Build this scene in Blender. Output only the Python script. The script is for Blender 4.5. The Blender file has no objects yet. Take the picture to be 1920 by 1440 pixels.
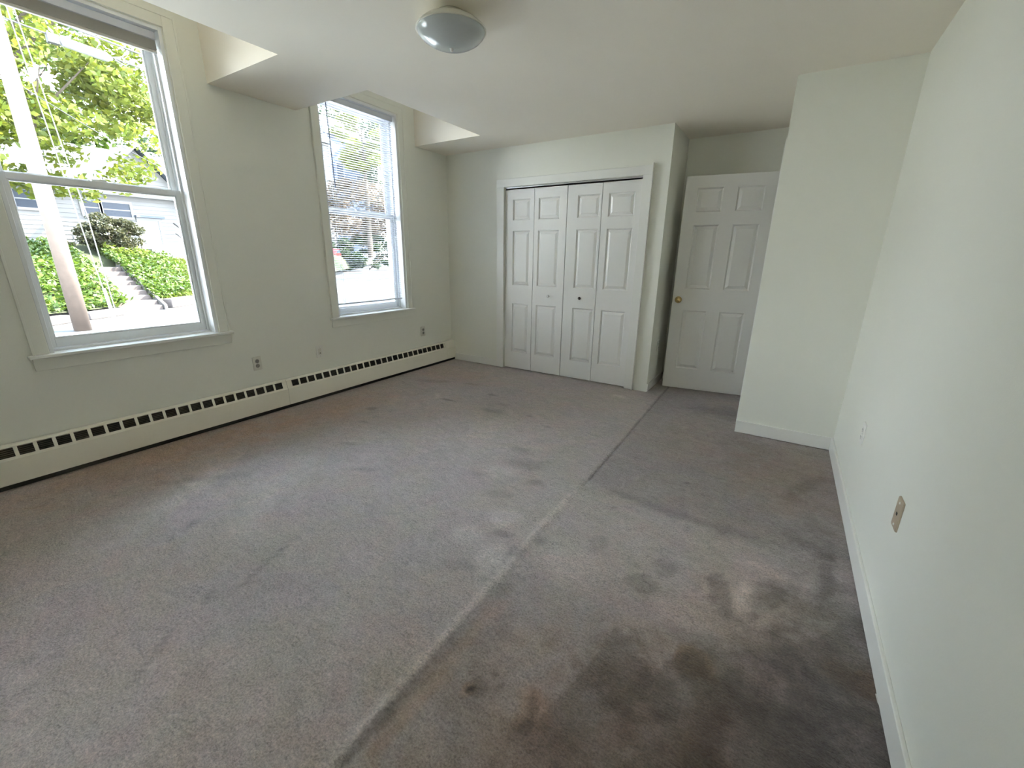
import bpy, bmesh, math, random
from mathutils import Vector, Matrix, noise
import numpy as np

# ------------------------------------------------------------------ camera, sky, sun, exposure
sc = bpy.context.scene
COL = sc.collection
PI = math.pi
cam_d = bpy.data.cameras.new('camera')
cam = bpy.data.objects.new('camera', cam_d)
COL.objects.link(cam)
cam_d.sensor_width = 36.0
cam_d.lens = 793.5 / 1920 * 36.0
cam_d.clip_start = 0.02
cam_d.clip_end = 400
yaw, pitch, roll = 0.5609, -0.2929, 0.0128
fw = Vector((-math.sin(yaw) * math.cos(pitch), math.cos(yaw) * math.cos(pitch), math.sin(pitch)))
rt = Vector((math.cos(yaw), math.sin(yaw), 0))
up = rt.cross(fw)
r2 = math.cos(roll) * rt + math.sin(roll) * up
u2 = -math.sin(roll) * rt + math.cos(roll) * up
m = Matrix((r2, u2, -fw)).transposed().to_4x4()
m.translation = Vector((0, 0, 1.319))
cam.matrix_world = m
sc.camera = cam

w = bpy.data.worlds.new('sky')
sc.world = w
w.use_nodes = True
nt = w.node_tree
nt.nodes.clear()
out = nt.nodes.new('ShaderNodeOutputWorld')
bg = nt.nodes.new('ShaderNodeBackground')
tc = nt.nodes.new('ShaderNodeTexCoord')
sep = nt.nodes.new('ShaderNodeSeparateXYZ')
cr = nt.nodes.new('ShaderNodeValToRGB')
cr.color_ramp.elements[0].position = 0.0
cr.color_ramp.elements[0].color = (0.94, 0.965, 1.0, 1)
cr.color_ramp.elements[1].position = 0.8
cr.color_ramp.elements[1].color = (0.55, 0.74, 1.0, 1)
nt.links.new(tc.outputs['Generated'], sep.inputs[0])
nt.links.new(sep.outputs['Z'], cr.inputs[0])
nt.links.new(cr.outputs[0], bg.inputs[0])
bg.inputs[1].default_value = 8.0
nt.links.new(bg.outputs[0], out.inputs[0])

sun_d = bpy.data.lights.new('sun', 'SUN')
sun_d.energy = 24.0
sun_d.angle = 0.01
sun_d.color = (1.0, 0.95, 0.86)
sun = bpy.data.objects.new('sun', sun_d)
COL.objects.link(sun)
SUNV = Vector((0.36, 0.66, 0.75)).normalized()
sun.rotation_euler = SUNV.to_track_quat('Z', 'Y').to_euler()
sun.location = SUNV * 60

sc.view_settings.view_transform = 'Standard'
sc.view_settings.look = 'None'
sc.view_settings.exposure = 1.56
sc.view_settings.gamma = 1.0
sc.view_settings.use_curve_mapping = False
sc.cycles.use_denoising = True
sc.cycles.max_bounces = 14
sc.cycles.diffuse_bounces = 8
sc.cycles.transparent_max_bounces = 24
sc.cycles.sample_clamp_indirect = 6.0

# ------------------------------------------------------------------ room dimensions (metres)
XL, XR = -3.626, 0.467          # window wall, right wall
YD = 4.248                      # closet wall
YB = 3.606                      # front of the boxed-out corner
XC = -1.039                     # closet corner
XB = -0.155                     # left face of the boxed-out corner
YN = 4.87                       # back of the door niche
YR = -2.0                       # wall behind the camera
H = 2.44
WT = 0.22                       # outside wall thickness
W1, W2, W3 = 1.068, 3.04, -0.85  # window centres along the wall; the last one is added for light
OH = 0.455                      # half width of window opening
ZS, ZT = 0.735, 2.68            # window sill, head
rnd = random.Random(7)

# ------------------------------------------------------------------ helpers
def mat(name, color, rough=0.6, metal=0.0, noise_amt=0.0, noise_scale=20, bump=0.0, bump_scale=200, spec=0.5, coords='Object'):
    mt = bpy.data.materials.new(name)
    mt.use_nodes = True
    n = mt.node_tree
    b = n.nodes['Principled BSDF']
    b.inputs['Base Color'].default_value = (*color, 1)
    b.inputs['Roughness'].default_value = rough
    b.inputs['Metallic'].default_value = metal
    b.inputs['Specular IOR Level'].default_value = spec
    t = n.nodes.new('ShaderNodeTexCoord')
    if noise_amt > 0:
        nz = n.nodes.new('ShaderNodeTexNoise')
        nz.inputs['Scale'].default_value = noise_scale
        nz.inputs['Detail'].default_value = 4
        n.links.new(t.outputs[coords], nz.inputs['Vector'])
        mx = n.nodes.new('ShaderNodeMix')
        mx.data_type = 'RGBA'
        mx.inputs[6].default_value = (*[c * (1 - noise_amt) for c in color], 1)
        mx.inputs[7].default_value = (*[min(1, c * (1 + noise_amt)) for c in color], 1)
        n.links.new(nz.outputs['Fac'], mx.inputs[0])
        n.links.new(mx.outputs[2], b.inputs['Base Color'])
    if bump > 0:
        nb = n.nodes.new('ShaderNodeTexNoise')
        nb.inputs['Scale'].default_value = bump_scale
        nb.inputs['Detail'].default_value = 3
        n.links.new(t.outputs[coords], nb.inputs['Vector'])
        bp = n.nodes.new('ShaderNodeBump')
        bp.inputs['Strength'].default_value = bump
        bp.inputs['Distance'].default_value = 0.002
        n.links.new(nb.outputs['Fac'], bp.inputs['Height'])
        n.links.new(bp.outputs[0], b.inputs['Normal'])
    return mt

def leafmat(name, stops, rough=0.55, trans=0.35):
    """leaf colour varied leaf by leaf, thin enough to let light through"""
    mt = bpy.data.materials.new(name)
    mt.use_nodes = True
    n = mt.node_tree
    b = n.nodes['Principled BSDF']
    g = n.nodes.new('ShaderNodeNewGeometry')
    r = n.nodes.new('ShaderNodeValToRGB')
    r.color_ramp.elements[0].color = (*stops[0], 1)
    r.color_ramp.elements[1].color = (*stops[-1], 1)
    for k in range(1, len(stops) - 1):
        e = r.color_ramp.elements.new(k / (len(stops) - 1))
        e.color = (*stops[k], 1)
    n.links.new(g.outputs['Random Per Island'], r.inputs[0])
    n.links.new(r.outputs[0], b.inputs['Base Color'])
    b.inputs['Roughness'].default_value = rough
    tl = n.nodes.new('ShaderNodeBsdfTranslucent')
    n.links.new(r.outputs[0], tl.inputs[0])
    mx = n.nodes.new('ShaderNodeMixShader')
    mx.inputs[0].default_value = trans
    o = n.nodes['Material Output']
    n.links.new(b.outputs[0], mx.inputs[1])
    n.links.new(tl.outputs[0], mx.inputs[2])
    n.links.new(mx.outputs[0], o.inputs[0])
    return mt

def glassmat(name):
    mt = bpy.data.materials.new(name)
    mt.use_nodes = True
    n = mt.node_tree
    n.nodes.clear()
    o = n.nodes.new('ShaderNodeOutputMaterial')
    t = n.nodes.new('ShaderNodeBsdfTransparent')
    t.inputs[0].default_value = (0.96, 0.975, 0.97, 1)
    g = n.nodes.new('ShaderNodeBsdfGlossy')
    g.inputs['Roughness'].default_value = 0.0
    f = n.nodes.new('ShaderNodeFresnel')
    f.inputs[0].default_value = 1.3
    mx = n.nodes.new('ShaderNodeMixShader')
    n.links.new(f.outputs[0], mx.inputs[0])
    n.links.new(t.outputs[0], mx.inputs[1])
    n.links.new(g.outputs[0], mx.inputs[2])
    n.links.new(mx.outputs[0], o.inputs[0])
    return mt

def props(o, label=None, cat=None, group=None, kind=None):
    if label: o['label'] = label
    if cat: o['category'] = cat
    if group: o['group'] = group
    if kind: o['kind'] = kind
    return o

def empty(name, loc=(0, 0, 0), rz=0.0, **k):
    o = bpy.data.objects.new(name, None)
    o.empty_display_size = 0.1
    COL.objects.link(o)
    o.location = loc
    o.rotation_euler = (0, 0, rz)
    return props(o, **k)

class MB:
    """collects boxes, tubes, lathes and loose faces; build() links them as one mesh object"""
    def __init__(s): s.v = []; s.f = []
    def face(s, pts):
        n = len(s.v); s.v += [tuple(p) for p in pts]; s.f.append(tuple(range(n, n + len(pts)))); return s
    def box(s, x0, x1, y0, y1, z0, z1):
        x0, x1 = min(x0, x1), max(x0, x1); y0, y1 = min(y0, y1), max(y0, y1); z0, z1 = min(z0, z1), max(z0, z1)
        n = len(s.v)
        s.v += [(x0, y0, z0), (x1, y0, z0), (x1, y1, z0), (x0, y1, z0), (x0, y0, z1), (x1, y0, z1), (x1, y1, z1), (x0, y1, z1)]
        for q in ((0, 3, 2, 1), (4, 5, 6, 7), (0, 1, 5, 4), (1, 2, 6, 5), (2, 3, 7, 6), (3, 0, 4, 7)):
            s.f.append(tuple(n + i for i in q))
        return s
    def prism(s, prof, a0, a1, axis='y'):
        """prof: list of 2-D points; extruded along an axis"""
        n = len(s.v); k = len(prof)
        def P(p, a):
            if axis == 'y': return (p[0], a, p[1])
            if axis == 'x': return (a, p[0], p[1])
            return (p[0], p[1], a)
        s.v += [P(p, a0) for p in prof] + [P(p, a1) for p in prof]
        for i in range(k):
            j = (i + 1) % k
            s.f.append((n + i, n + j, n + k + j, n + k + i))
        s.f.append(tuple(n + i for i in range(k - 1, -1, -1)))
        s.f.append(tuple(n + k + i for i in range(k)))
        return s
    def tube(s, pts, r, seg=8):
        pts = [Vector(p) for p in pts]
        rs = r if isinstance(r, (list, tuple)) else [r] * len(pts)
        n = len(s.v)
        for i, p in enumerate(pts):
            d = (pts[min(i + 1, len(pts) - 1)] - pts[max(i - 1, 0)]).normalized()
            a = d.orthogonal().normalized() if abs(d.z) > .9 else d.cross(Vector((0, 0, 1))).normalized()
            b = d.cross(a)
            for j in range(seg):
                t = 2 * PI * j / seg
                s.v.append(tuple(p + rs[i] * (math.cos(t) * a + math.sin(t) * b)))
        for i in range(len(pts) - 1):
            for j in range(seg):
                k = (j + 1) % seg
                s.f.append((n + i * seg + j, n + i * seg + k, n + (i + 1) * seg + k, n + (i + 1) * seg + j))
        s.f.append(tuple(n + j for j in range(seg - 1, -1, -1)))
        s.f.append(tuple(n + (len(pts) - 1) * seg + j for j in range(seg)))
        return s
    def lathe(s, prof, seg=32, M=None):
        """prof: (radius, height) list around local z"""
        n = len(s.v); M = M or Matrix()
        for r, z in prof:
            for j in range(seg):
                t = 2 * PI * j / seg
                s.v.append(tuple(M @ Vector((max(r, 1e-5) * math.cos(t), max(r, 1e-5) * math.sin(t), z))))
        for i in range(len(prof) - 1):
            for j in range(seg):
                k = (j + 1) % seg
                s.f.append((n + i * seg + j, n + i * seg + k, n + (i + 1) * seg + k, n + (i + 1) * seg + j))
        return s
    def build(s, name, material, parent=None, bevel=0.0, smooth=False, recalc=True, **k):
        me = bpy.data.meshes.new(name)
        me.from_pydata(s.v, [], s.f)
        me.materials.append(material)
        if recalc:
            bm = bmesh.new(); bm.from_mesh(me)
            bmesh.ops.remove_doubles(bm, verts=bm.verts, dist=1e-5) if smooth else None
            bmesh.ops.recalc_face_normals(bm, faces=bm.faces)
            bm.to_mesh(me); bm.free()
        o = bpy.data.objects.new(name, me)
        COL.objects.link(o)
        if smooth:
            me.shade_smooth()
        if bevel:
            md = o.modifiers.new('bevel', 'BEVEL'); md.width = bevel; md.segments = 2; md.limit_method = 'ANGLE'
        if parent: o.parent = parent
        return props(o, **k)

def slab(us, vs, holes, t0, t1, plane):
    """wall with rectangular openings: cells of a grid extruded from t0 to t1"""
    b = MB()
    us = sorted(set(us + [h[0] for h in holes] + [h[1] for h in holes]))
    vs = sorted(set(vs + [h[2] for h in holes] + [h[3] for h in holes]))
    def solid(i, j):
        if i < 0 or j < 0 or i >= len(us) - 1 or j >= len(vs) - 1: return False
        cu, cv = (us[i] + us[i + 1]) / 2, (vs[j] + vs[j + 1]) / 2
        return not any(h[0] < cu < h[1] and h[2] < cv < h[3] for h in holes)
    def P(u, v, t):
        return {'x': (t, u, v), 'y': (u, t, v), 'z': (u, v, t)}[plane]
    for i in range(len(us) - 1):
        for j in range(len(vs) - 1):
            if not solid(i, j): continue
            a, c, d, e = us[i], us[i + 1], vs[j], vs[j + 1]
            for t in (t0, t1): b.face([P(a, d, t), P(c, d, t), P(c, e, t), P(a, e, t)])
            if not solid(i - 1, j): b.face([P(a, d, t0), P(a, e, t0), P(a, e, t1), P(a, d, t1)])
            if not solid(i + 1, j): b.face([P(c, d, t0), P(c, e, t0), P(c, e, t1), P(c, d, t1)])
            if not solid(i, j - 1): b.face([P(a, d, t0), P(c, d, t0), P(c, d, t1), P(a, d, t1)])
            if not solid(i, j + 1): b.face([P(a, e, t0), P(c, e, t0), P(c, e, t1), P(a, e, t1)])
    return b

def weld(o):
    bm = bmesh.new(); bm.from_mesh(o.data)
    bmesh.ops.remove_doubles(bm, verts=bm.verts, dist=1e-5)
    bmesh.ops.recalc_face_normals(bm, faces=bm.faces)
    bm.to_mesh(o.data); bm.free()
    return o

# ------------------------------------------------------------------ materials
wallpaint = mat('wall_paint', (0.815, 0.815, 0.735), 0.42, noise_amt=0.015, noise_scale=3, bump=0.12, bump_scale=260)
ceilpaint = mat('ceiling_paint', (0.90, 0.845, 0.745), 0.8, noise_amt=0.015, noise_scale=3, bump=0.1, bump_scale=220)
trimpaint = mat('trim_paint', (0.825, 0.82, 0.775), 0.3, bump=0.05, bump_scale=90)
basepaint = mat('baseboard_paint', (0.82, 0.81, 0.76), 0.3)
winpaint = mat('window_vinyl', (0.80, 0.81, 0.81), 0.3)
doorpaint = mat('door_paint', (0.835, 0.825, 0.795), 0.32, bump=0.06, bump_scale=120)
heatpaint = mat('heater_enamel', (0.90, 0.87, 0.75), 0.35, noise_amt=0.02, noise_scale=6)
dark = mat('heater_dark', (0.03, 0.028, 0.022), 0.7)
finmat = mat('heater_louvre', (0.12, 0.11, 0.08), 0.5)
plate_w = mat('plate_white', (0.80, 0.79, 0.74), 0.35)
plate_c = mat('plate_cream', (0.70, 0.68, 0.60), 0.35)
plate_b = mat('plate_beige', (0.42, 0.34, 0.24), 0.45)
slot = mat('socket_slot', (0.02, 0.02, 0.02), 0.6)
socketgrey = mat('socket_face', (0.30, 0.29, 0.25), 0.4)
brass = mat('brass', (0.75, 0.56, 0.25), 0.22, metal=1.0)
bronze = mat('dark_bronze', (0.10, 0.085, 0.07), 0.35, metal=0.8)
ceramic = mat('white_knob', (0.80, 0.80, 0.78), 0.25)
lampglass = mat('frosted_glass', (0.50, 0.53, 0.52), 0.12, spec=0.7)
lamppan = mat('lamp_pan', (0.72, 0.70, 0.60), 0.4)
steel = mat('steel', (0.6, 0.6, 0.6), 0.3, metal=1.0)
blindwhite = mat('blind_white', (0.62, 0.64, 0.70), 0.4)
blindgrey = mat('blind_grey', (0.50, 0.49, 0.45), 0.5)
cordmat = mat('blind_cord', (0.75, 0.76, 0.80), 0.6)
wandmat = mat('blind_wand', (0.10, 0.12, 0.18), 0.2)
pane = glassmat('window_glass')

# ------------------------------------------------------------------ floor: worn cut-pile carpet
def smooth(a, b, x):
    t = max(0.0, min(1.0, (x - a) / (b - a))); return t * t * (3 - 2 * t)
SEAM = [(-0.79, -2.0), (-0.801, 0.434), (-0.814, 0.68), (-0.82, 0.954), (-0.821, 1.283), (-0.837, 1.656), (-0.833, 2.199), (-0.846, 2.889), (-0.885, 4.247), (-0.90, 5.0)]
def seam_x(y):
    for (xa, ya), (xb, yb) in zip(SEAM, SEAM[1:]):
        if ya <= y <= yb: return xa + (xb - xa) * (y - ya) / (yb - ya)
    return -0.8
# worn or soiled marks, some zones with dimness painted in: x, y, radius x, radius y, turn, amount (+ darker/browner, - lighter), edge softness
BLOTS = [
 (-0.32, 1.554, .075, .06, 0, .35, .3), (-0.25, 1.70, .06, .075, .3, .28, .35), (-0.563, 1.70, .045, .08, 0, .22, .4),
 (-0.02, 1.66, .045, .13, .1, .38, .35), (0.13, 1.74, .055, .17, -.25, .38, .4), (0.18, 1.50, .10, .12, 0, .25, .6),
 (0.36, 2.05, .03, .22, -.1, .38, .6), (0.27, 2.25, .16, .05, -.7, .25, .6), (0.30, 2.90, .06, .24, -.5, .30, .6), (0.22, 2.75, .05, .12, .3, .22, .7),
 (-0.28, 1.12, .13, .16, .2, .24, .3), (-0.33, .90, .22, .20, 0, .14, .7), (-0.06, 1.24, .06, .07, 0, .35, .6), (-0.10, 1.10, .06, .09, 0, .34, .5),
 (0.03, 1.08, .05, .12, .1, .30, .45), (0.06, 1.27, .04, .06, 0, .3, .5), (0.12, 1.20, .06, .05, .4, .28, .5), (0.22, 1.22, .08, .05, -.3, .22, .5), (0.02, .93, .045, .11, .1, .22, .5),
 (-0.645, .785, .011, .008, .3, 1.6, .4), (-0.625, .80, .03, .03, 0, .35, .7), (-0.60, .88, .015, .012, 0, .5, .5), (-0.56, .845, .012, .012, 0, .5, .6),
 (-0.45, .86, .018, .06, .45, .5, .6), (-0.43, .78, .022, .03, 0, .45, .7), (-0.70, 1.0, .05, .10, -.2, .22, .7), (-0.62, .70, .16, .20, 0, .18, .8),
 (-0.78, 1.20, .04, .06, 0, .20, .6), (-0.79, .80, .03, .30, 0, .30, .7), (-0.805, .55, .025, .2, 0, .4, .7),
 (-0.27, 2.15, .38, .045, -.02, .26, .8), (-0.60, 2.19, .14, .035, .05, .28, .7), (0.10, 2.16, .22, .05, .1, .22, .8),
 (-0.60, 2.03, .02, .015, 0, .4, .5), (-0.32, 2.53, .025, .014, .2, .5, .5), (-0.20, 3.30, .03, .02, 0, .2, .6), (-0.55, 3.3, .03, .02, 0, .2, .6),
 (-0.86, 1.42, .05, .05, 0, .34, .6), (-0.80, 1.56, .035, .04, .3, .34, .6), (-0.99, 1.50, .07, .035, .5, .3, .7), (-1.02, 1.22, .10, .05, .5, .22, .7),
 (-1.27, 2.20, .16, .08, .3, .34, .7), (-1.10, 2.02, .06, .04, .4, .34, .6), (-1.40, 2.36, .09, .05, -.2, .28, .7), (-1.20, 1.80, .07, .05, .2, .24, .7), (-1.45, 1.92, .10, .05, .2, .22, .7),
 (-2.547, 2.91, .10, .018, .1, .7, .6), (-2.30, 3.28, .06, .03, .1, .4, .6), (-2.02, 2.90, .12, .05, 0, .32, .7), (-2.05, 3.10, .07, .03, 0, .25, .7), (-1.68, 2.98, .05, .02, 0, .3, .6), (-1.45, 2.85, .04, .015, 0, .35, .6),
 (-2.70, 3.45, .14, .03, .2, .3, .8), (-3.1, 3.3, .2, .06, .4, .3, .8), (-1.75, .52, .014, .07, .9, .55, .5), (-1.76, .78, .014, .22, .35, .42, .6), (-1.62, .30, .01, .10, .7, .45, .6),
 (-2.35, .70, .03, .06, .5, .3, .6), (-2.8, .95, .25, .05, .8, .18, .8), (-2.1, 1.55, .10, .03, .5, .28, .7), (-2.5, 1.75, .08, .03, .5, .28, .7), (-2.95, 2.35, .06, .04, 0, .4, .6), (-2.75, 2.1, .05, .02, .4, .35, .6),
 (-0.15, 4.05, .45, .16, .1, .42, .8), (-0.97, 4.4, .08, .25, 0, .2, .8),
 (0.22, .80, .50, .75, 0, .9, .8), (0.36, 1.6, .20, .7, 0, .55, .8), (-0.1, .3, .8, .40, 0, .30, .8),  (0.1, 2.8, .6, .8, 0, .16, .9),  # broad near-right zones: real soiling plus foreground dimness painted in
 # paler, cleaner pile
 (-0.94, 1.33, .08, .10, .3, -.30, .5), (-1.05, 1.62, .10, .10, 0, -.25, .6), (-1.15, 1.42, .08, .09, 0, -.22, .6), (-0.62, 1.48, .14, .14, 0, -.18, .8), (-0.13, 1.46, .13, .08, 0, -.24, .6), (0.06, 1.70, .045, .12, 0, -.26, .5),
 (0.15, 1.36, .14, .05, .1, -.28, .6), (0.30, 1.95, .04, .14, -.35, -.24, .7), (0.12, 1.93, .14, .03, -.2, -.22, .7), (-1.75, 2.45, .55, .45, .3, -.14, .9), (-1.36, 2.02, .12, .14, 0, -.2, .7), (-2.2, .95, .10, .3, .7, -.15, .9), (-2.75, .9, .08, .4, .6, -.18, .8),
 (-2.95, 2.6, .05, .25, .7, -.14, .8), (-2.72, 2.95, .03, .10, .8, -.22, .8), (-1.22, 3.95, .10, .06, 0, -.3, .6), (0.25, .95, .05, .10, .2, -.22, .6), (0.14, .70, .03, .1, 0, -.2, .6),
]
RUST = [(-3.43, .95, .42, .75, 0, .9, .9), (-3.2, 2.1, .30, .9, -.1, .75, .9), (-3.0, 3.6, .55, .35, 0, .5, .9), (-0.05, 1.28, .07, .06, 0, .9, .6), (-0.645, .785, .02, .02, 0, 1, .5), (-0.45, .86, .05, .09, .45, .8, .8),
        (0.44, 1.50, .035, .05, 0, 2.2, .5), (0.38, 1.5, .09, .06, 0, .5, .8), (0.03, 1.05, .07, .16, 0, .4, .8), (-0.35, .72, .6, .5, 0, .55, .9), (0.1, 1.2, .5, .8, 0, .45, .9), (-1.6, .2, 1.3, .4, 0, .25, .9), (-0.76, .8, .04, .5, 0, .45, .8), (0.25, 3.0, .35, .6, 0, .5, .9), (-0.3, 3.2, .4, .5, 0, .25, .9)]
EDGE = [(-.62, .60), (-.42, .80), (-.357, 1.04), (-.33, 1.283), (-.249, 1.23), (-.155, 1.15), (-.124, 1.27), (-.067, 1.336), (.007, 1.366), (.156, 1.481), (.302, 1.614), (.414, 1.80), (.467, 1.85)]
def edge_y(x):
    for (xa, ya), (xb, yb) in zip(EDGE, EDGE[1:]):
        if xa <= x <= xb: return ya + (yb - ya) * (x - xa) / (xb - xa)
    return -9
def blotsum(L, x, y, wob):
    s = 0.0
    for bx, by, rx, ry, a, amt, soft in L:
        dx, dy = x - bx, y - by
        if abs(dx) > 2.2 * max(rx, ry) or abs(dy) > 2.2 * max(rx, ry): continue
        ca, sa = math.cos(a), math.sin(a)
        d = math.sqrt(((dx * ca + dy * sa) / rx) ** 2 + ((-dx * sa + dy * ca) / ry) ** 2) + wob
        s += amt * (1 - smooth(1 - soft, 1 + soft * .5, d))
    return s
def carpet():
    nx, ny = 200, 330
    x0, x1, y0, y1 = XL, XR, YR, YN
    # rows closer together where the camera stands over them
    ys = [y0 + (y1 - y0) * t for t in np.linspace(0, 1, ny + 1)]
    xs = list(np.linspace(x0, x1, nx + 1))
    for k in range(60):
        xs.append(-0.95 + k * 0.005)
    for k in range(90):
        xs.append(-0.62 + k * 0.0118)
    xs = sorted(xs); nx = len(xs) - 1
    V, A, B = [], [], []
    for y in ys:
        sx = seam_x(y)
        for x in xs:
            q = Vector((x * 7, y * 7, 0))
            wob = .35 * noise.noise(q) + .25 * noise.noise(q * 2.7) + .18 * noise.noise(q * 6.1)
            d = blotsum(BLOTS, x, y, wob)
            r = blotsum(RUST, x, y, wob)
            # right of the seam the pile is browner towards the camera
            side = smooth(-.02, .03, x - sx + .01 * noise.noise(Vector((x * 30, y * 30, 1))))
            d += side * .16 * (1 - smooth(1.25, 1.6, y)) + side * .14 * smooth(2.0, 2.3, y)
            z = 0.0
            # the trodden pile nearest the camera ends in a clear zigzag line
            ey = edge_y(x)
            if ey > -5:
                d += .34 * (1 - smooth(-.012, .012, y - ey + .03 * (wob))) * smooth(-.62, -.42, x)
            if x > sx:
                d += .16 * smooth(-.02, .03, y - (2.17 + .05 * math.sin(x * 5)) + .05 * wob)
            ds = x - sx
            if y > 2.15:
                z -= .006 * math.exp(-(ds / .010) ** 2)
                d += .45 * math.exp(-((ds) / .012) ** 2) * smooth(2.15, 2.3, y) * (1 + .5 * noise.noise(Vector((0, y * 9, 3))))
            else:
                z += .006 * math.exp(-((ds + .02) / .022) ** 2)
                d -= (.12 + .14 * smooth(.3, 1.0, y)) * math.exp(-((ds + .022) / .018) ** 2) * (1 - smooth(1.9, 2.15, y))
                d += .20 * math.exp(-((ds - .006) / .010) ** 2) * (1 - smooth(1.0, 1.5, y)) * (1 + .8 * noise.noise(Vector((0, y * 14, 3))))
            z += .0025 * noise.noise(Vector((x * 5, y * 5, 7)))
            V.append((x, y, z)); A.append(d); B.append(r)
    F = []
    k = nx + 1
    for j in range(ny):
        for i in range(nx):
            F.append((j * k + i, j * k + i + 1, (j + 1) * k + i + 1, (j + 1) * k + i))
    me = bpy.data.meshes.new('floor')
    me.from_pydata(V, [], F)
    for nme, arr in (('soil_shade', A), ('rust', B)):
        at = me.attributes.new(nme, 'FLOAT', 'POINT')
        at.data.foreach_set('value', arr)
    me.shade_smooth()
    o = bpy.data.objects.new('floor', me)
    COL.objects.link(o)
    mt = bpy.data.materials.new('carpet')
    mt.use_nodes = True
    n = mt.node_tree; L = n.links.new
    b = n.nodes['Principled BSDF']
    b.inputs['Roughness'].default_value = 0.95
    b.inputs['Specular IOR Level'].default_value = 0.1
    b.inputs['Sheen Weight'].default_value = 0.15
    b.inputs['Sheen Roughness'].default_value = 0.6
    t = n.nodes.new('ShaderNodeTexCoord')
    def nz(scale, detail=4, rough=.55, dist=0.0, vec=None):
        q = n.nodes.new('ShaderNodeTexNoise')
        q.inputs['Scale'].default_value = scale; q.inputs['Detail'].default_value = detail
        q.inputs['Roughness'].default_value = rough; q.inputs['Distortion'].default_value = dist
        L(vec or t.outputs['Object'], q.inputs['Vector']); return q.outputs['Fac']
    def ramp(src, stops):
        q = n.nodes.new('ShaderNodeValToRGB')
        q.color_ramp.elements[0].position = stops[0][0]; q.color_ramp.elements[0].color = (*stops[0][1], 1)
        q.color_ramp.elements[1].position = stops[-1][0]; q.color_ramp.elements[1].color = (*stops[-1][1], 1)
        for p, c in stops[1:-1]:
            e = q.color_ramp.elements.new(p); e.color = (*c, 1)
        L(src, q.inputs[0]); return q.outputs[0]
    def mth(op, a, c):
        q = n.nodes.new('ShaderNodeMath'); q.operation = op
        for i, s in enumerate((a, c)):
            if isinstance(s, (int, float)): q.inputs[i].default_value = s
            else: L(s, q.inputs[i])
        return q.outputs[0]
    base = ramp(nz(1.7, 6, .6, .6), [(.32, (.43, .375, .35)), (.44, (.46, .40, .385)), (.54, (.475, .408, .365)), (.66, (.48, .425, .40))])
    hue = ramp(nz(4.3, 5, .6, .8), [(.32, (.93, .97, .93)), (.5, (1, 1, 1)), (.65, (1.03, .975, .99))])
    mul = n.nodes.new('ShaderNodeMix'); mul.data_type = 'RGBA'; mul.blend_type = 'MULTIPLY'; mul.inputs[0].default_value = 1
    L(base, mul.inputs[6]); L(hue, mul.inputs[7])
    mp = n.nodes.new('ShaderNodeMapping'); mp.inputs['Scale'].default_value = (1.0, 1.9, 1); mp.inputs['Rotation'].default_value = (0, 0, .6)
    L(t.outputs['Object'], mp.inputs[0])
    mott = nz(13, 7, .66, 1.2, mp.outputs[0])
    pile = nz(150, 3, .7)
    tuft = nz(60, 4, .7, .5, mp.outputs[0])
    soil_shade = n.nodes.new('ShaderNodeAttribute'); soil_shade.attribute_name = 'soil_shade'
    rust = n.nodes.new('ShaderNodeAttribute'); rust.attribute_name = 'rust'
    # value = (1 + mottle + tufts + pile) * exp(-soil)
    v = mth('MULTIPLY', mth('SUBTRACT', mott, .5), .85)
    v = mth('ADD', v, mth('MULTIPLY', mth('SUBTRACT', tuft, .5), 1.1))
    v = mth('ADD', v, mth('MULTIPLY', mth('SUBTRACT', pile, .5), 1.7))
    v = mth('MAXIMUM', mth('ADD', v, 1.06), .3)
    v = mth('MULTIPLY', v, mth('EXPONENT', mth('MULTIPLY', soil_shade.outputs['Fac'], -0.86), 0))
    mul2 = n.nodes.new('ShaderNodeMix'); mul2.data_type = 'RGBA'; mul2.blend_type = 'MULTIPLY'; mul2.inputs[0].default_value = 1
    L(mul.outputs[2], mul2.inputs[6])
    cmb = n.nodes.new('ShaderNodeCombineXYZ'); L(v, cmb.inputs[0]); L(v, cmb.inputs[1]); L(v, cmb.inputs[2])
    L(cmb.outputs[0], mul2.inputs[7])
    mul3 = n.nodes.new('ShaderNodeMix'); mul3.data_type = 'RGBA'; mul3.blend_type = 'MULTIPLY'
    mul3.clamp_factor = True
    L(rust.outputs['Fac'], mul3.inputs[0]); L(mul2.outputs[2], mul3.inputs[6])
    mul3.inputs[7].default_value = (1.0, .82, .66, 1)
    L(mul3.outputs[2], b.inputs['Base Color'])
    hgt = mth('ADD', mth('MULTIPLY', pile, .5), mth('MULTIPLY', tuft, 1.0))
    hgt = mth('ADD', hgt, mth('MULTIPLY', mott, 1.2))
    bp = n.nodes.new('ShaderNodeBump'); bp.inputs['Strength'].default_value = 1.0; bp.inputs['Distance'].default_value = .009
    L(hgt, bp.inputs['Height']); L(bp.outputs[0], b.inputs['Normal'])
    me.materials.append(mt)
    return props(o, 'worn grey-brown cut-pile carpet covering the bedroom floor', 'carpet floor', kind='structure')
carpet()

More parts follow.
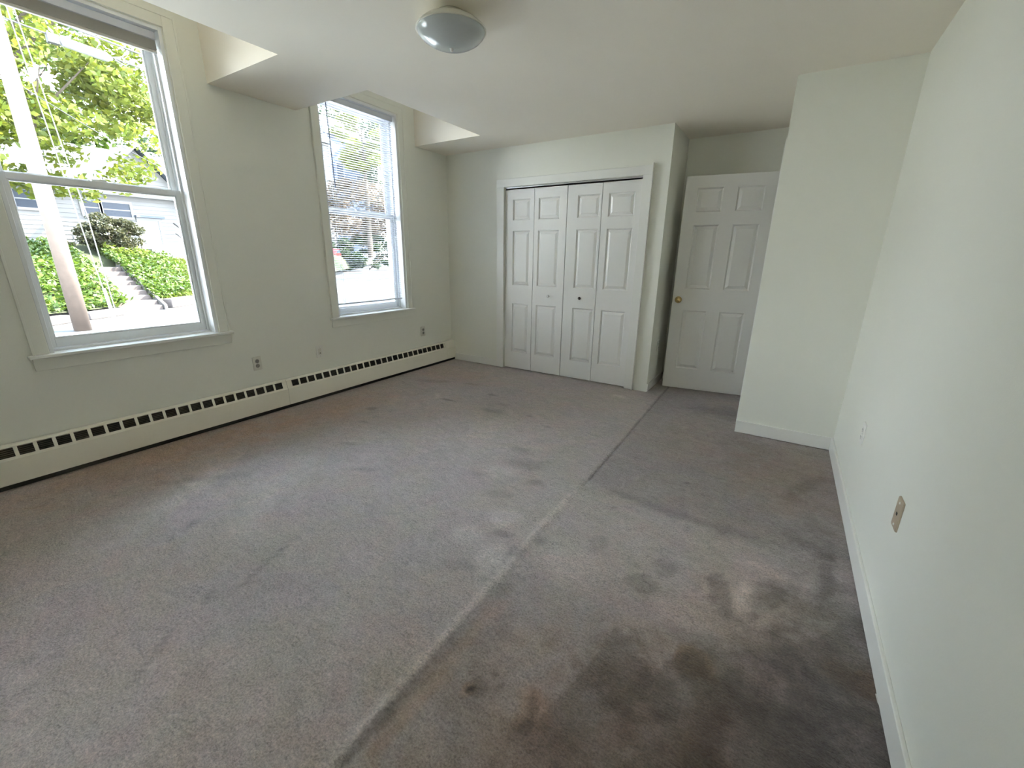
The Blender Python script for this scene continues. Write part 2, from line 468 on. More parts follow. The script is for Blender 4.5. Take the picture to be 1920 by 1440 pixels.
# ------------------------------------------------------------------ walls and ceiling
S = 'structure'
def holes_w():
    return [(c - OH, c + OH, ZS - .02, ZT) for c in (W1, W2)] + [(W3 - .5, W3 + .5, 1.33, 2.28)]
weld(slab([YR - .12, 5.0], [-.12, 3.1], holes_w(), XL - WT, XL, 'x').build('wall_left', wallpaint, kind=S, label='white painted wall with the two windows above the baseboard heater', cat='wall'))
weld(slab([XL, XC], [0, H], [(-2.797, -1.272, 0, 2.045)], YD, YD + .11, 'y').build('wall_back', wallpaint, kind=S, label='white painted wall around the bifold closet', cat='wall'))
weld(slab([YD + .11, YN], [0, H], [], XC - .11, XC, 'x').build('wall_closet_side', wallpaint, kind=S, label='narrow side of the closet beside the open door', cat='wall'))
weld(slab([XL, XR], [0, H], [], YN, YN + .12, 'y').build('wall_niche', wallpaint, kind=S, label='wall behind and above the open white door', cat='wall'))
weld(slab([YB + .1, YN], [0, H], [(3.86, 4.66, 0, 2.07)], XB, XB + .1, 'x').build('wall_box_side', wallpaint, kind=S, label='side of the boxed-out corner facing the open door', cat='wall'))
weld(slab([XB, XR], [0, H], [], YB, YB + .1, 'y').build('wall_box_front', wallpaint, kind=S, label='white front of the boxed-out corner at right', cat='wall'))
weld(slab([YR - .12, YN + .12], [-.12, H], [], XR, XR + .15, 'x').build('wall_right', wallpaint, kind=S, label='long white wall along the right side', cat='wall'))
RW = []
weld(slab([XL, XR], [-.12, H], RW, YR - .12, YR, 'y').build('wall_rear', wallpaint, kind=S, label='wall behind the viewer', cat='wall'))
RX = -2.752
REC = [(XL, RX, W1 - .65, W1 + .675), (XL, RX, W2 - .65, W2 + .705)]
cb = slab([XL, XR], [YR - .12, YN + .12], REC, H, H + .12, 'z')
for a, c, d, e in REC:        # light wells rise above the windows
    cb.box(a, c + .05, d - .05, d, H + .12, 3.05)
    cb.box(a, c + .05, e, e + .05, H + .12, 3.05)
    cb.box(c, c + .05, d, e, H + .12, 3.05)
    cb.box(a, c + .05, d - .05, e + .05, 3.05, 3.10)
cb.build('ceiling', ceilpaint, kind=S, label='flat ceiling with raised wells cut out over the windows', cat='ceiling')
# closet interior wall end and hall beyond the doorway stay dark; ground slab under the house
MB().box(XL - WT, XR + .15, YR - .12, YN + .12, -.12, -.01).build('floor_base', mat('subfloor', (.3, .25, .2), .8), kind=S, label='subfloor under the carpet', cat='floor')
MB().box(XL - WT - .35, XR + .6, YR - .5, YN + .5, 3.13, 3.25).build('ceiling_roof', mat('roof_felt', (.12, .12, .12), .9), kind=S, label='roof above the ceiling', cat='roof')
MB().box(XL - WT + .02, XR + .13, YR - .10, YN + .10, -.62, -.13).build('wall_foundation', mat('foundation', (.35, .34, .32), .9), kind=S, label='foundation below the room', cat='wall')

# baseboards
def baseboard(name, b, label):
    return b.build(name, basepaint, bevel=.003, kind=S, label=label, cat='baseboard')
baseboard('baseboard_right', MB().box(XR - .013, XR, YR, YB, .004, .10), 'white baseboard along the right wall')
baseboard('baseboard_box', MB().box(XB - .004, XR - .0135, YB - .013, YB, .004, .10), 'white baseboard under the boxed-out corner')
baseboard('baseboard_back', MB().box(XL + .08, -2.885, YD - .012, YD, .004, .09), 'short baseboard left of the closet')
baseboard('baseboard_closet_side', MB().box(XC, XC + .012, YD + .002, YN, .004, .085), 'baseboard on the narrow closet side')
baseboard('baseboard_niche', MB().box(XC + .013, XB, YN - .012, YN, .004, .085), 'baseboard behind the open door')

# closet casing
cs = MB()
cs.box(-2.884, -2.797, YD - .016, YD, .004, 2.045).box(-1.272, -1.19, YD - .016, YD, .004, 2.045)
cs.box(-2.884, -1.19, YD - .016, YD, 2.045, 2.125)
cs.box(-2.897, -2.884, YD - .010, YD, .004, 2.125)
cs.box(-1.192, -1.180, YD - .034, YD - .002, .004, 2.14)
cs.build('trim_1', trimpaint, bevel=.003, kind=S, label='white casing around the closet opening', cat='trim')
tr = MB().box(-2.79, -1.28, YD + .02, YD + .055, 2.032, 2.045)
tr.build('trim_2', steel, kind=S, label='metal track above the bifold doors', cat='trim')
# doorway casing on the boxed-out corner
dc = MB().box(XB - .014, XB, 3.79, 3.86, .004, 2.14).box(XB - .014, XB, 3.86, 4.66, 2.07, 2.14)
dc.build('trim_3', trimpaint, kind=S, label='door casing on the side of the boxed-out corner', cat='trim')

# ------------------------------------------------------------------ moulded panel doors
def panel_leaf(wd, ht, th, xcuts, zcuts, both=True):
    """slab wd x ht x th (local x, z, y; front at y=0) with moulded panels at xcuts x zcuts"""
    b = MB()
    xs = sorted({0, wd} | {c for p in xcuts for c in p})
    zs = sorted({0, ht} | {c for p in zcuts for c in p})
    def ring(r0, y0, r1, y1):
        (a, c, d, e), (A, C, D, E) = r0, r1
        p = [(a, y0, d), (c, y0, d), (c, y0, e), (a, y0, e)]
        q = [(A, y1, D), (C, y1, D), (C, y1, E), (A, y1, E)]
        for i in range(4):
            j = (i + 1) % 4
            b.face([p[i], p[j], q[j], q[i]])
    for side in ((0, 1), (th, -1)) if both else ((0, 1),):
        y, s = side
        for i in range(len(xs) - 1):
            for j in range(len(zs) - 1):
                a, c, d, e = xs[i], xs[i + 1], zs[j], zs[j + 1]
                if (a, c) in xcuts and (d, e) in zcuts:
                    def ins(k): return (a + k, c - k, d + k, e - k)
                    ring(ins(0), y, ins(.004), y + s * .006)
                    ring(ins(.004), y + s * .006, ins(.011), y + s * .013)
                    ring(ins(.011), y + s * .013, ins(.015), y + s * .013)
                    ring(ins(.015), y + s * .013, ins(.040), y + s * .003)
                    A, C, D, E = ins(.040)
                    b.face([(A, y + s * .003, D), (C, y + s * .003, D), (C, y + s * .003, E), (A, y + s * .003, E)])
                else:
                    b.face([(a, y, d), (c, y, d), (c, y, e), (a, y, e)])
    if not both: b.face([(0, th, 0), (wd, th, 0), (wd, th, ht), (0, th, ht)])
    b.face([(0, 0, 0), (0, th, 0), (0, th, ht), (0, 0, ht)]); b.face([(wd, 0, 0), (wd, th, 0), (wd, th, ht), (wd, 0, ht)])
    b.face([(0, 0, 0), (wd, 0, 0), (wd, th, 0), (0, th, 0)]); b.face([(0, 0, ht), (wd, 0, ht), (wd, th, ht), (0, th, ht)])
    return b
def knob(prof, material, M, parent, seg=24, label=None):
    return MB().lathe(prof, seg, M).build('knob', material, parent, smooth=True, label=label)
ZC = [(.20, .78), (.99, 1.58), (1.69, 1.905)]
DY = YD + .018
def bifold(name, x0, leaves, label, kx, kmat, klabel):
    e = empty(name, (x0, DY, .012), kind=S, label=label, cat='closet door')
    x = 0
    for wd, cut in leaves:
        o = panel_leaf(wd - .006, 2.005, .032, [cut], ZC).build('door_leaf', doorpaint, e)
        o.location = (x, 0, 0); x += wd
        weld(o)
    M = Matrix.Translation((kx - x0, 0, .888)) @ Matrix.Rotation(PI / 2, 4, 'X')
    knob([(0, .03), (.009, .029), (.0145, .024), (.0155, .018), (.012, .012), (.007, .008), (.007, .002), (.010, 0)], kmat, M, e, label=klabel)
    return e
bifold('door_1', -2.794, [(.372, (.10, .318)), (.387, (.05, .300))], 'left folding pair of white six-panel closet doors with a white knob', -2.212, ceramic, 'white round knob')
bifold('door_2', -2.033, [(.374, (.112, .350)), (.384, (.064, .322))], 'right folding pair of white six-panel closet doors with a dark knob', -1.838, bronze, 'dark bronze round knob')

# room door, standing open in front of the niche wall
ang = math.atan2(.101, .726)
d3 = empty('door_3', (-.953, 4.556, .006), ang, kind=S, label='white six-panel room door standing open with a brass knob', cat='door')
dl = panel_leaf(.78, 2.05, .035, [(.11, .33), (.446, .666)], [(.215, .815), (1.025, 1.62), (1.735, 1.945)]).build('door_leaf', doorpaint, d3)
weld(dl)
KP = [(0, .062), (.012, .061), (.021, .055), (.026, .046), (.0265, .038), (.022, .030), (.013, .024), (.010, .016), (.011, .010), (.030, .008), (.033, .004), (.033, 0)]
knob(KP, brass, Matrix.Translation((.056, 0, .915)) @ Matrix.Rotation(PI / 2, 4, 'X'), d3, 32, 'polished brass round knob')
knob(KP, brass, Matrix.Translation((.056, .035, .915)) @ Matrix.Rotation(-PI / 2, 4, 'X'), d3, 32, 'polished brass round knob')
MB().box(-.002, .0, .006, .029, .88, .95).build('latch_plate', brass, d3, label='brass latch plate')
for z in (.22, 1.0, 1.80):
    MB().tube([(.786, .0, z), (.786, .0, z + .09)], .006, 10).build('hinge', brass, d3, label='brass hinge knuckle')

# ------------------------------------------------------------------ windows
def window(name, loc, rz, label, half=OH, zs=ZS, zt=ZT, blind=None):
    e = empty(name, loc, rz, kind=S, label=label, cat='window')
    zm = zs + (zt - zs) * .502
    f = MB()       # jamb lining and stops
    f.box(-half, -half + .02, .0, WT, zs, zt).box(half - .02, half, .0, WT, zs, zt).box(-half + .02, half - .02, .0, WT, zt - .02, zt)
    f.box(-half + .02, half - .02, .06, WT + .03, zs - .01, zs + .012)
    for s in (-1, 1):
        f.box(s * (half - .02), s * (half - .032), .085, .10, zs + .012, zt - .02)
        f.box(s * (half - .02), s * (half - .030), .150, .156, zs + .012, zt - .02)
        f.box(s * (half - .02), s * (half - .036), .200, .215, zs + .012, zt - .02)
    f.box(-half + .02, half - .02, .085, .10, zt - .035, zt - .02)
    f.build('window_frame', winpaint, e, bevel=.002)
    c = MB()
    co = half + .075
    c.box(-co, -half - .004, -.018, 0, zs, zt + .075).box(half + .004, co, -.018, 0, zs, zt + .075).box(-half - .004, half + .004, -.018, 0, zt + .004, zt + .075)
    c.box(-co, -co + .012, -.024, -.018, zs, zt + .075).box(co - .012, co, -.024, -.018, zs, zt + .075).box(-co + .012, co - .012, -.024, -.018, zt + .063, zt + .075)
    c.build('casing', wallpaint, e, bevel=.002)
    MB().box(-half - .095, half + .095, -.045, -.0, zs - .02, zs).box(-half + .0005, half - .0005, 0, .10, zs - .019, zs - .0005).build('stool', trimpaint, e, bevel=.005)
    MB().box(-half - .08, half + .08, -.016, 0, zs - .095, zs - .02).build('apron', wallpaint, e, bevel=.003)
    hi = half - .021
    def sash(nm, y0, z0, z1, st, top, bot):
        b = MB()
        b.box(-hi, -hi + st, y0, y0 + .034, z0, z1).box(hi - st, hi, y0, y0 + .034, z0, z1)
        b.box(-hi + st, hi - st, y0, y0 + .034, z0, z0 + bot).box(-hi + st, hi - st, y0, y0 + .034, z1 - top, z1)
        # glazing bead
        g = .010
        xa, xb, za, zb = -hi + st, hi - st, z0 + bot, z1 - top
        b.box(xa, xa + g, y0 + .008, y0 + .026, za, zb).box(xb - g, xb, y0 + .008, y0 + .026, za, zb)
        b.box(xa + g, xb - g, y0 + .008, y0 + .026, za, za + g).box(xa + g, xb - g, y0 + .008, y0 + .026, zb - g, zb)
        so = b.build(nm, winpaint, e, bevel=.002)
        MB().box(xa + g, xb - g, y0 + .015, y0 + .019, za + g, zb - g).build('pane', pane, so, label='clear glass pane')
        return so
    lo = sash('lower_sash', .108, zs + .014, zm + .022, .034, .036, .052)
    hi_ = sash('upper_sash', .160, zm - .016, zt - .022, .034, .045, .040)
    lk = MB().box(-.035, .035, .118, .150, zm + .022, zm + .034).build('sash_lock', winpaint, lo)
    return e
window('window_1', (XL, W1, 0), PI / 2, 'double-hung window at left framing the utility pole, its blind drawn up')
window('window_2', (XL, W2, 0), PI / 2, 'double-hung window nearer the closet with its blind lowered')

window('fill_window', (XL, W3, 0), PI / 2, 'small high unseen window added beside the viewer for light', half=.5, zs=1.35, zt=2.28)  # out of view, added to light the right wall
# drawn-up blind in window 1
bl = empty('mini_blind', (XL, W1, 0), PI / 2, label='mini blind drawn up to a stack under the head of the left window', cat='window blind')
hw = OH - .028
MB().box(-hw, hw, .030, .062, 2.612, 2.655).build('headrail', blindwhite, bl, bevel=.003)
st = MB()
for k in range(22):
    z = 2.608 - k * .0024
    st.box(-hw + .004, hw - .004, .033, .059, z - .0012, z)
st.build('slats', blindgrey, bl)
MB().box(-hw + .004, hw - .004, .034, .058, 2.538, 2.553).build('bottom_rail', blindgrey, bl, bevel=.003)

# lowered mini blind in window 2
bl = empty('mini_blind', (XL, W2, 0), PI / 2, label='white mini blind lowered with open slats in the window nearer the closet', cat='window blind')
hw = OH - .03
MB().box(-hw, hw, .028, .062, 2.610, 2.655).build('headrail', blindwhite, bl, bevel=.003)
sl = MB()
zz = 2.600
k = 0
tilt = -.10
while zz > .868:
    pr = []
    for t in (-1, -.5, 0, .5, 1):
        pr.append((.045 + .0125 * t * math.cos(tilt), zz + .0125 * t * math.sin(tilt) + .0016 * (1 - t * t)))
    pr2 = [(a, b - .0004) for a, b in reversed(pr)]
    sl.prism(pr + pr2, -hw + .004, hw - .004, 'x')
    zz -= .0205
sl.build('slats', blindwhite, bl)
MB().box(-hw + .004, hw - .004, .033, .057, .842, .856).build('bottom_rail', blindwhite, bl, bevel=.002)
for u in (-.33, .33):
    MB().tube([(u, .0315, 2.61), (u, .0315, .856)], .0011, 5).tube([(u, .0585, 2.61), (u, .0585, .856)], .0011, 5).build('ladder_cord', cordmat, bl)
MB().tube([(.385, .028, 2.61), (.385, .026, 1.3)], .0014, 5).build('lift_cord', cordmat, bl)
MB().tube([(-.345, .020, 2.63), (-.340, .012, 2.2), (-.335, .010, 1.90)], .0042, 6).build('tilt_wand', wandmat, bl, label='dark tilt wand')

# ------------------------------------------------------------------ baseboard heater
ht = empty('baseboard_heater', (XL, 0, 0), label='long cream hydronic baseboard heater under the windows', cat='heater')
# profile (distance from wall, height)
def cover(y0, y1, vents, name):
    b = MB()
    P = [(.008, .254), (.040, .256), (.052, .248), (.068, .186), (.072, .176), (.072, .036), (.066, .032)]
    va, vb = (.0530, .2440), (.0665, .1915)     # top and bottom of the slots on the slanted face
    segs = list(zip(P, P[1:]))
    for i, (p, q) in enumerate(segs):
        if i == 2: continue
        b.face([(p[0], y0, p[1]), (q[0], y0, q[1]), (q[0], y1, q[1]), (p[0], y1, p[1])])
    p, q = P[2], P[3]
    for s, t in ((p, va), (vb, q)):
        b.face([(s[0], y0, s[1]), (t[0], y0, t[1]), (t[0], y1, t[1]), (s[0], y1, s[1])])
    cur = y0
    for a, c in vents + [(y1, y1)]:
        if a > cur:
            b.face([(va[0], cur, va[1]), (vb[0], cur, vb[1]), (vb[0], a, vb[1]), (va[0], a, va[1])])
        cur = c
    o = b.build(name, heatpaint, ht, recalc=False)
    md = o.modifiers.new('sheet', 'SOLIDIFY'); md.thickness = .0016; md.offset = 0
    return o
PW = .0785; HWV = .031
vl = sorted([(1.885 - PW * k - HWV, 1.885 - PW * k + HWV) for k in range(46) if 1.885 - PW * k > -1.75])
vr = [(2.034 + PW * k - HWV, 2.034 + PW * k + HWV) for k in range(26)]
vr.append((4.045, 4.052))
cover(-1.86, 1.955, vl, 'front_cover')
cover(1.957, 4.075, vr, 'front_cover')
MB().prism([(.006, .003), (.006, .258), (.041, .260), (.055, .251), (.071, .188), (.076, .177), (.076, .035), (.06, .030)], 4.07, 4.243).build('end_cap', heatpaint, ht, bevel=.003)
for grp_ in (vl, vr):
    lv = MB()
    for a, c in grp_:
        if c - a < .02: continue
        for k in range(5):
            t = (k + .5) / 5
            x = .0530 + (.0665 - .0530) * t - .004; z = .2440 + (.1915 - .2440) * t
            lv.box(x - .006, x + .001, a, c, z - .0008, z + .0012)
    lv.build('louvres', finmat, ht, label='dark slotted louvre openings')
MB().box(.001, .005, -1.86, 4.07, .02, .250).build('back_plate', dark, ht, label='dark metal back plate')
fn = MB()
fn.box(.012, .050, -1.84, 4.06, .06, .13)
fn.build('heating_element', dark, ht, label='dark finned heating element')
MB().box(.003, .060, -1.86, 4.24, .004, .030).build('toe_shade', dark, ht, label='dark strip painting in the shade of the gap under the cover')  # dark box paints in the shade of the open gap

# ------------------------------------------------------------------ wall plates
def rbox(b, w_, h_, d_, r=.006):
    pr = []
    for cx, cz, a0 in ((w_ / 2 - r, h_ / 2 - r, 0), (-w_ / 2 + r, h_ / 2 - r, PI / 2), (-w_ / 2 + r, -h_ / 2 + r, PI), (w_ / 2 - r, -h_ / 2 + r, 1.5 * PI)):
        for k in range(4):
            t = a0 + k * PI / 6
            pr.append((cx + r * math.cos(t), cz + r * math.sin(t)))
    n = len(b.v); K = len(pr)
    b.v += [(p[0], 0, p[1]) for p in pr] + [(p[0], -d_ * .6, p[1]) for p in pr] + [(p[0] * .94, -d_, p[1] * .96) for p in pr]
    for L_ in (0, 1):
        for i in range(K):
            j = (i + 1) % K
            b.f.append((n + L_ * K + i, n + L_ * K + j, n + (L_ + 1) * K + j, n + (L_ + 1) * K + i))
    b.f.append(tuple(n + i for i in range(K))); b.f.append(tuple(n + 2 * K + i for i in range(K)))
    return b
def outlet(name, loc, rz, label, pm, fm, kind='duplex', cat='outlet', h=.114):
    e = empty(name, loc, rz, label=label, cat=cat)
    rbox(MB(), .070, h, .006).build('cover_plate', pm, e)
    if kind == 'duplex':
        for s in (-1, 1):
            b = MB().lathe([(0, .0085), (.0145, .0085), (.0165, .0075), (.017, .005)], 20, Matrix.Translation((0, 0, s * .0195)) @ Matrix.Rotation(PI / 2, 4, 'X'))
            f = b.build('socket', fm, e)
            MB().box(-.0075, -.0055, -.0092, -.0084, s * .0195 - .001, s * .0195 + .008).box(.0055, .0075, -.0092, -.0084, s * .0195 - .001, s * .0195 + .008).box(-.002, .002, -.0092, -.0084, s * .0195 - .009, s * .0195 - .005).build('slots', slot, f)
        MB().lathe([(0, .0075), (.003, .0072), (.0035, .006)], 10, Matrix.Rotation(PI / 2, 4, 'X')).build('screw', steel, e)
    elif kind == 'phone':
        rbox(MB(), .030, .060, .009, .002).build('jack_body', fm, e)
        for s in (-1, 1):
            MB().lathe([(0, .0075), (.003, .0072), (.0035, .006)], 10, Matrix.Translation((0, 0, s * .042)) @ Matrix.Rotation(PI / 2, 4, 'X')).build('screw', steel, e)
        MB().box(-.005, .005, -.0095, -.0088, -.018, -.010).build('jack_hole', slot, e)
    elif kind == 'jack':
        MB().box(-.006, .006, -.0072, -.0058, -.005, .005).build('jack_hole', slot, e)
        for s in (-1, 1):
            MB().lathe([(0, .0085), (.004, .008), (.005, .006)], 12, Matrix.Translation((0, 0, s * .042)) @ Matrix.Rotation(PI / 2, 4, 'X')).build('screw', plate_w, e, label='white painted screw')
    return e
LZ, RZ = PI / 2, -PI / 2
outlet('wall_outlet', (XL, 1.767, .437), LZ, 'white duplex outlet on the window wall under the left window', plate_c, socketgrey)
outlet('phone_plate', (XL, 2.343, .436), LZ, 'cream phone jack plate on the window wall between the two outlets', plate_w, plate_c, 'phone', 'wall plate')
outlet('wall_outlet', (XL, 3.729, .438), LZ, 'cream duplex outlet on the window wall near the closet corner', plate_c, socketgrey)
outlet('wall_outlet', (XR, 2.702, .458), RZ, 'white duplex outlet on the right wall seen nearly edge-on', plate_w, plate_w)
outlet('jack_plate', (XR, 1.825, .468), RZ, 'beige jack plate low on the right wall with white screws', plate_b, plate_b, 'jack', 'wall plate')
outlet('wall_outlet', (XC, 4.52, .44), PI / 2 , 'white wall plate on the narrow closet side by the open door', plate_w, plate_w)

# ------------------------------------------------------------------ ceiling light
cl = empty('ceiling_light', (-1.59, 1.93, H), label='unlit round mushroom ceiling light with grey frosted glass', cat='ceiling light')
MB().lathe([(.0, 0), (.070, 0), (.070, -.012), (.058, -.022)], 40).build('canopy', lamppan, cl, smooth=True)
MB().lathe([(.055, -.014), (.10, -.024), (.140, -.040), (.166, -.060), (.172, -.070), (.169, -.073), (.158, -.070)], 56).build('pan', lamppan, cl, smooth=True, label='cream metal pan')
MB().lathe([(.165, -.070), (.160, -.084), (.142, -.102), (.110, -.120), (.075, -.133), (.035, -.141), (0, -.143)], 56).build('glass_bowl', lampglass, cl, smooth=True, label='grey frosted glass bowl')
MB().lathe([(0, -.157), (.005, -.155), (.0075, -.150), (.0065, -.145), (.010, -.142), (.010, -.140)], 20).build('finial', ceramic, cl, smooth=True, label='small white finial')

# paint chip lying on the carpet by the right wall
b = MB().face([(.452, 1.47, .006), (.459, 1.47, .008), (.460, 1.44, .007), (.456, 1.425, .006), (.452, 1.44, .005)])
b.prism([(.451, 1.47), (.458, 1.472), (.461, 1.445), (.457, 1.425), (.4525, 1.445)], .004, .007, 'z')
b.build('debris_flake', plate_w, label='small white chip on the carpet against the right baseboard', cat='debris')

#OUTDOORS
# ------------------------------------------------------------------ outside: street, bank, house, trees
asphalt = mat('asphalt', (0.0437, 0.0420, 0.0403), .9, noise_amt=.18, noise_scale=1.5)
stone = mat('granite', (0.0764, 0.0617, 0.0559), .85, noise_amt=.3, noise_scale=6)
stepm = mat('step_stone', (0.0739, 0.0571, 0.0504), .9, noise_amt=.35, noise_scale=5)
woodp = mat('pole_wood', (0.0825, 0.0598, 0.0475), .8, noise_amt=.3, noise_scale=9)
boardm = mat('weathered_board', (0.0640, 0.0560, 0.0520), .85, noise_amt=.3, noise_scale=8)
earth = mat('earth', (0.0280, 0.0340, 0.0100), .95, noise_amt=.3, noise_scale=3)
whiteext = mat('clapboard_white', (0.1571, 0.1571, 0.1617), .6)
blueext = mat('clapboard_blue', (0.0378, 0.0588, 0.1008), .6)
trimext = mat('exterior_trim', (0.1932, 0.1974, 0.2100), .6)
roofm = mat('shingle', (0.0650, 0.0650, 0.0725), .9, noise_amt=.2, noise_scale=10)
soffit = mat('soffit_shade_blue', (0.0700, 0.0840, 0.1190), .7)  # blue-grey of the shadow under the gable, painted into the colour
winext = mat('exterior_glass', (.02, .03, .05), .25, spec=.2)
bark = mat('bark', (0.0500, 0.0400, 0.0300), .9, noise_amt=.3, noise_scale=12)
galv = mat('galvanised', (0.1925, 0.1995, 0.2100), .35, metal=.5)
whiteplastic = mat('white_guard', (0.3000, 0.3000, 0.3040), .5)
blackcable = mat('black_cable', (.03, .03, .035), .5)
redpaint = mat('red_paint', (0.1575, 0.0105, 0.0105), .3)
G1 = leafmat('leaf_yellow_green', [(0.0576, 0.0864, 0.0072), (0.1008, 0.1296, 0.0109), (0.1368, 0.1512, 0.0158), (0.0792, 0.1152, 0.0086)])
G2 = leafmat('leaf_fresh_green', [(0.0291, 0.0583, 0.0065), (0.0519, 0.0907, 0.0097), (0.0777, 0.1101, 0.0097)])
G3 = leafmat('leaf_dark_green', [(0.0088, 0.0235, 0.0083), (0.0176, 0.0412, 0.0129), (0.0294, 0.0529, 0.0129)])
G4 = leafmat('grass_blade', [(0.0611, 0.0936, 0.0109), (0.0936, 0.1224, 0.0144), (0.1224, 0.1368, 0.0216)])
G5 = leafmat('leaf_olive', [(0.0191, 0.0246, 0.0099), (0.0410, 0.0437, 0.0164), (0.0655, 0.0601, 0.0273)])
G6 = leafmat('leaf_tan_pink', [(0.0765, 0.0518, 0.0338), (0.1080, 0.0765, 0.0540), (0.0900, 0.0765, 0.0405)])

def leaves(name, pts, size, material, parent=None, seed=1, upbias=0.3, aspect=.55, **k):
    """one small diamond leaf at every point"""
    R = np.random.RandomState(seed)
    P = np.asarray(pts, float); n = len(P)
    d = R.normal(size=(n, 3)); d[:, 2] *= .7; d /= np.linalg.norm(d, axis=1)[:, None]
    nn = R.normal(size=(n, 3)); nn[:, 2] += upbias * 3; 
    s = np.cross(d, nn); s /= np.linalg.norm(s, axis=1)[:, None] + 1e-9
    L = size * (.6 + .8 * R.rand(n))[:, None]
    V = np.empty((n, 4, 3))
    V[:, 0] = P - d * L * .5
    V[:, 1] = P + s * L * aspect * .5
    V[:, 2] = P + d * L * .5
    V[:, 3] = P - s * L * aspect * .5
    me = bpy.data.meshes.new(name)
    me.vertices.add(4 * n); me.vertices.foreach_set('co', V.reshape(-1))
    me.loops.add(4 * n); me.loops.foreach_set('vertex_index', np.arange(4 * n, dtype=np.int32))
    me.polygons.add(n); me.polygons.foreach_set('loop_start', np.arange(0, 4 * n, 4, dtype=np.int32))
    me.polygons.foreach_set('loop_total', np.full(n, 4, dtype=np.int32))
    me.materials.append(material); me.update(); me.validate()
    o = bpy.data.objects.new(name, me); COL.objects.link(o)
    if parent: o.parent = parent
    return props(o, **k)

def crown(c, r, n, clumps, seed, cf=.30):
    R = np.random.RandomState(seed)
    d = R.normal(size=(clumps, 3)); d /= np.linalg.norm(d, axis=1)[:, None]
    rad = (.45 + .55 * R.rand(clumps) ** .5)[:, None]
    C = np.array(c) + d * rad * np.array(r)
    k = R.randint(0, clumps, n)
    q = R.normal(size=(n, 3)); q /= np.linalg.norm(q, axis=1)[:, None]
    cs_ = min(r) * cf
    return C[k] + q * (cs_ * (.5 + .5 * R.rand(n)))[:, None] * np.array([1, 1, .6])

def tree(name, x, y, zb, h, r, n, size, lm, seed, label, cat='tree', group=None, clumps=60, low=.35):
    e = empty(name, (x, y, zb), label=label, cat=cat, group=group)
    R = random.Random(seed)
    t = MB()
    t.tube([(0, 0, 0), (.1, .05, h * .4), (-.05, .1, h * .75)], [h * .018, h * .012, h * .004], 9)
    for k in range(9):
        a = R.random() * 2 * PI; z0 = h * (.3 + .05 * k)
        l = r[0] * .8
        t.tube([(0.05, .05, z0), (math.cos(a) * l * .5, math.sin(a) * l * .5, z0 + h * .08), (math.cos(a) * l, math.sin(a) * l, z0 + h * .16)], [h * .005, h * .003, h * .001], 6)
    t.build('trunk', bark, e)
    zc = h * (1 + low) / 2
    rz = h * (1 - low) / 2
    P = crown((0, 0, zc), (r[0], r[1], rz), n, clumps, seed)
    leaves('foliage', P, size, lm, e, seed)
    return e

def curb_x(y): return -15.7 - (min(y, 12) - 2.9) * .62 - max(0, y - 12) * 1.0
ZST = -.50
def bank_z(x, y):
    t = curb_x(y) - x
    if t < 0: return ZST
    z = -.38 + 1.33 * smooth(-.6, 3.9, t) + .62 * smooth(3.2, 6.5, t) * (1 - .5 * smooth(6.5, 9.0, y)) + .06 * noise.noise(Vector((x * .6, y * .6, 0)))
    return z + 1.1 * smooth(0, 1.4, t) * smooth(16, 21, y) + 1.5 * smooth(4, 12, t) * smooth(20, 30, y)
# road, and a pale slab added to bounce light
b = MB()
b.box(-130, -4.2, -30, 110, -.62, ZST)
b.build('street', asphalt, kind=S, label='sunlit grey street in front of the house', cat='street')
concrete = mat('bounce_concrete', (0.4350, 0.4275, 0.4050), .9, noise_amt=.06, noise_scale=3)
MB().box(-12.2, XL - WT - .001, -12, 16, -.62 + .121, ZST + .03).build('bounce_slab', concrete, kind=S, label='unseen pale slab added below the windows to bounce daylight indoors', cat='ground')  # added below the sill line to bounce daylight onto the ceiling
# bank
b = MB()
NX, NY = 60, 120
V = []
for j in range(NY + 1):
    y = -6 + 66 * j / NY
    for i in range(NX + 1):
        x = curb_x(y) - .25 - 30 * (i / NX) ** 1.4
        z = bank_z(x, y)
        if 4.55 < y < 5.95 and curb_x(y) - x < 3.6: z -= .45
        V.append((x, y, z))
b.v = V
for j in range(NY):
    for i in range(NX):
        q = j * (NX + 1) + i
        b.f.append((q, q + 1, q + NX + 2, q + NX + 1))
b.build('grass_bank', earth, kind=S, label='grassy bank rising from the street to the white house', cat='bank', smooth=True)

# plants covering the bank
R_ = np.random.RandomState(3)
pl_, pg_ = [], []
while len(pl_) < 15000:
    y = R_.uniform(-1, 5.0); t = R_.uniform(.2, 5.5); x = curb_x(y) - t
    if 4.85 < y and t < 3.8 and R_.rand() < .8: continue
    pl_.append((x, y, bank_z(x, y) + R_.rand() ** .7 * (.34 if t > 1 else .22)))
leaves('ground_cover', pl_, .15, G2, None, 5, 1.0, .6, kind='stuff', label='leafy green ground cover on the bank left of the stone steps', cat='plants')
while len(pg_) < 20000:
    y = R_.uniform(5.8, 12.5); t = R_.uniform(.25, 6.5) ; x = curb_x(y) - t
    hh = .16 + (.35 if t > 3.2 and y < 7.2 else 0)
    pg_.append((x, y, bank_z(x, y) + R_.rand() * hh))
leaves('bank_grass', pg_, .16, G4, None, 6, .3, .28, kind='stuff', label='tall sunlit grass on the bank right of the stone steps', cat='grass')
pv_ = []
while len(pv_) < 5500:
    y = R_.uniform(5.75, 8.2); t = R_.uniform(.3, 4.6); x = curb_x(y) - t
    if R_.rand() > (8.3 - y) / 2.6: continue
    pv_.append((x, y, bank_z(x, y) + .05 + R_.rand() * .28))
leaves('vine_cover', pv_, .13, G2, None, 8, 1.0, .65, kind='stuff', label='leafy vines along the right edge of the stone steps', cat='plants')

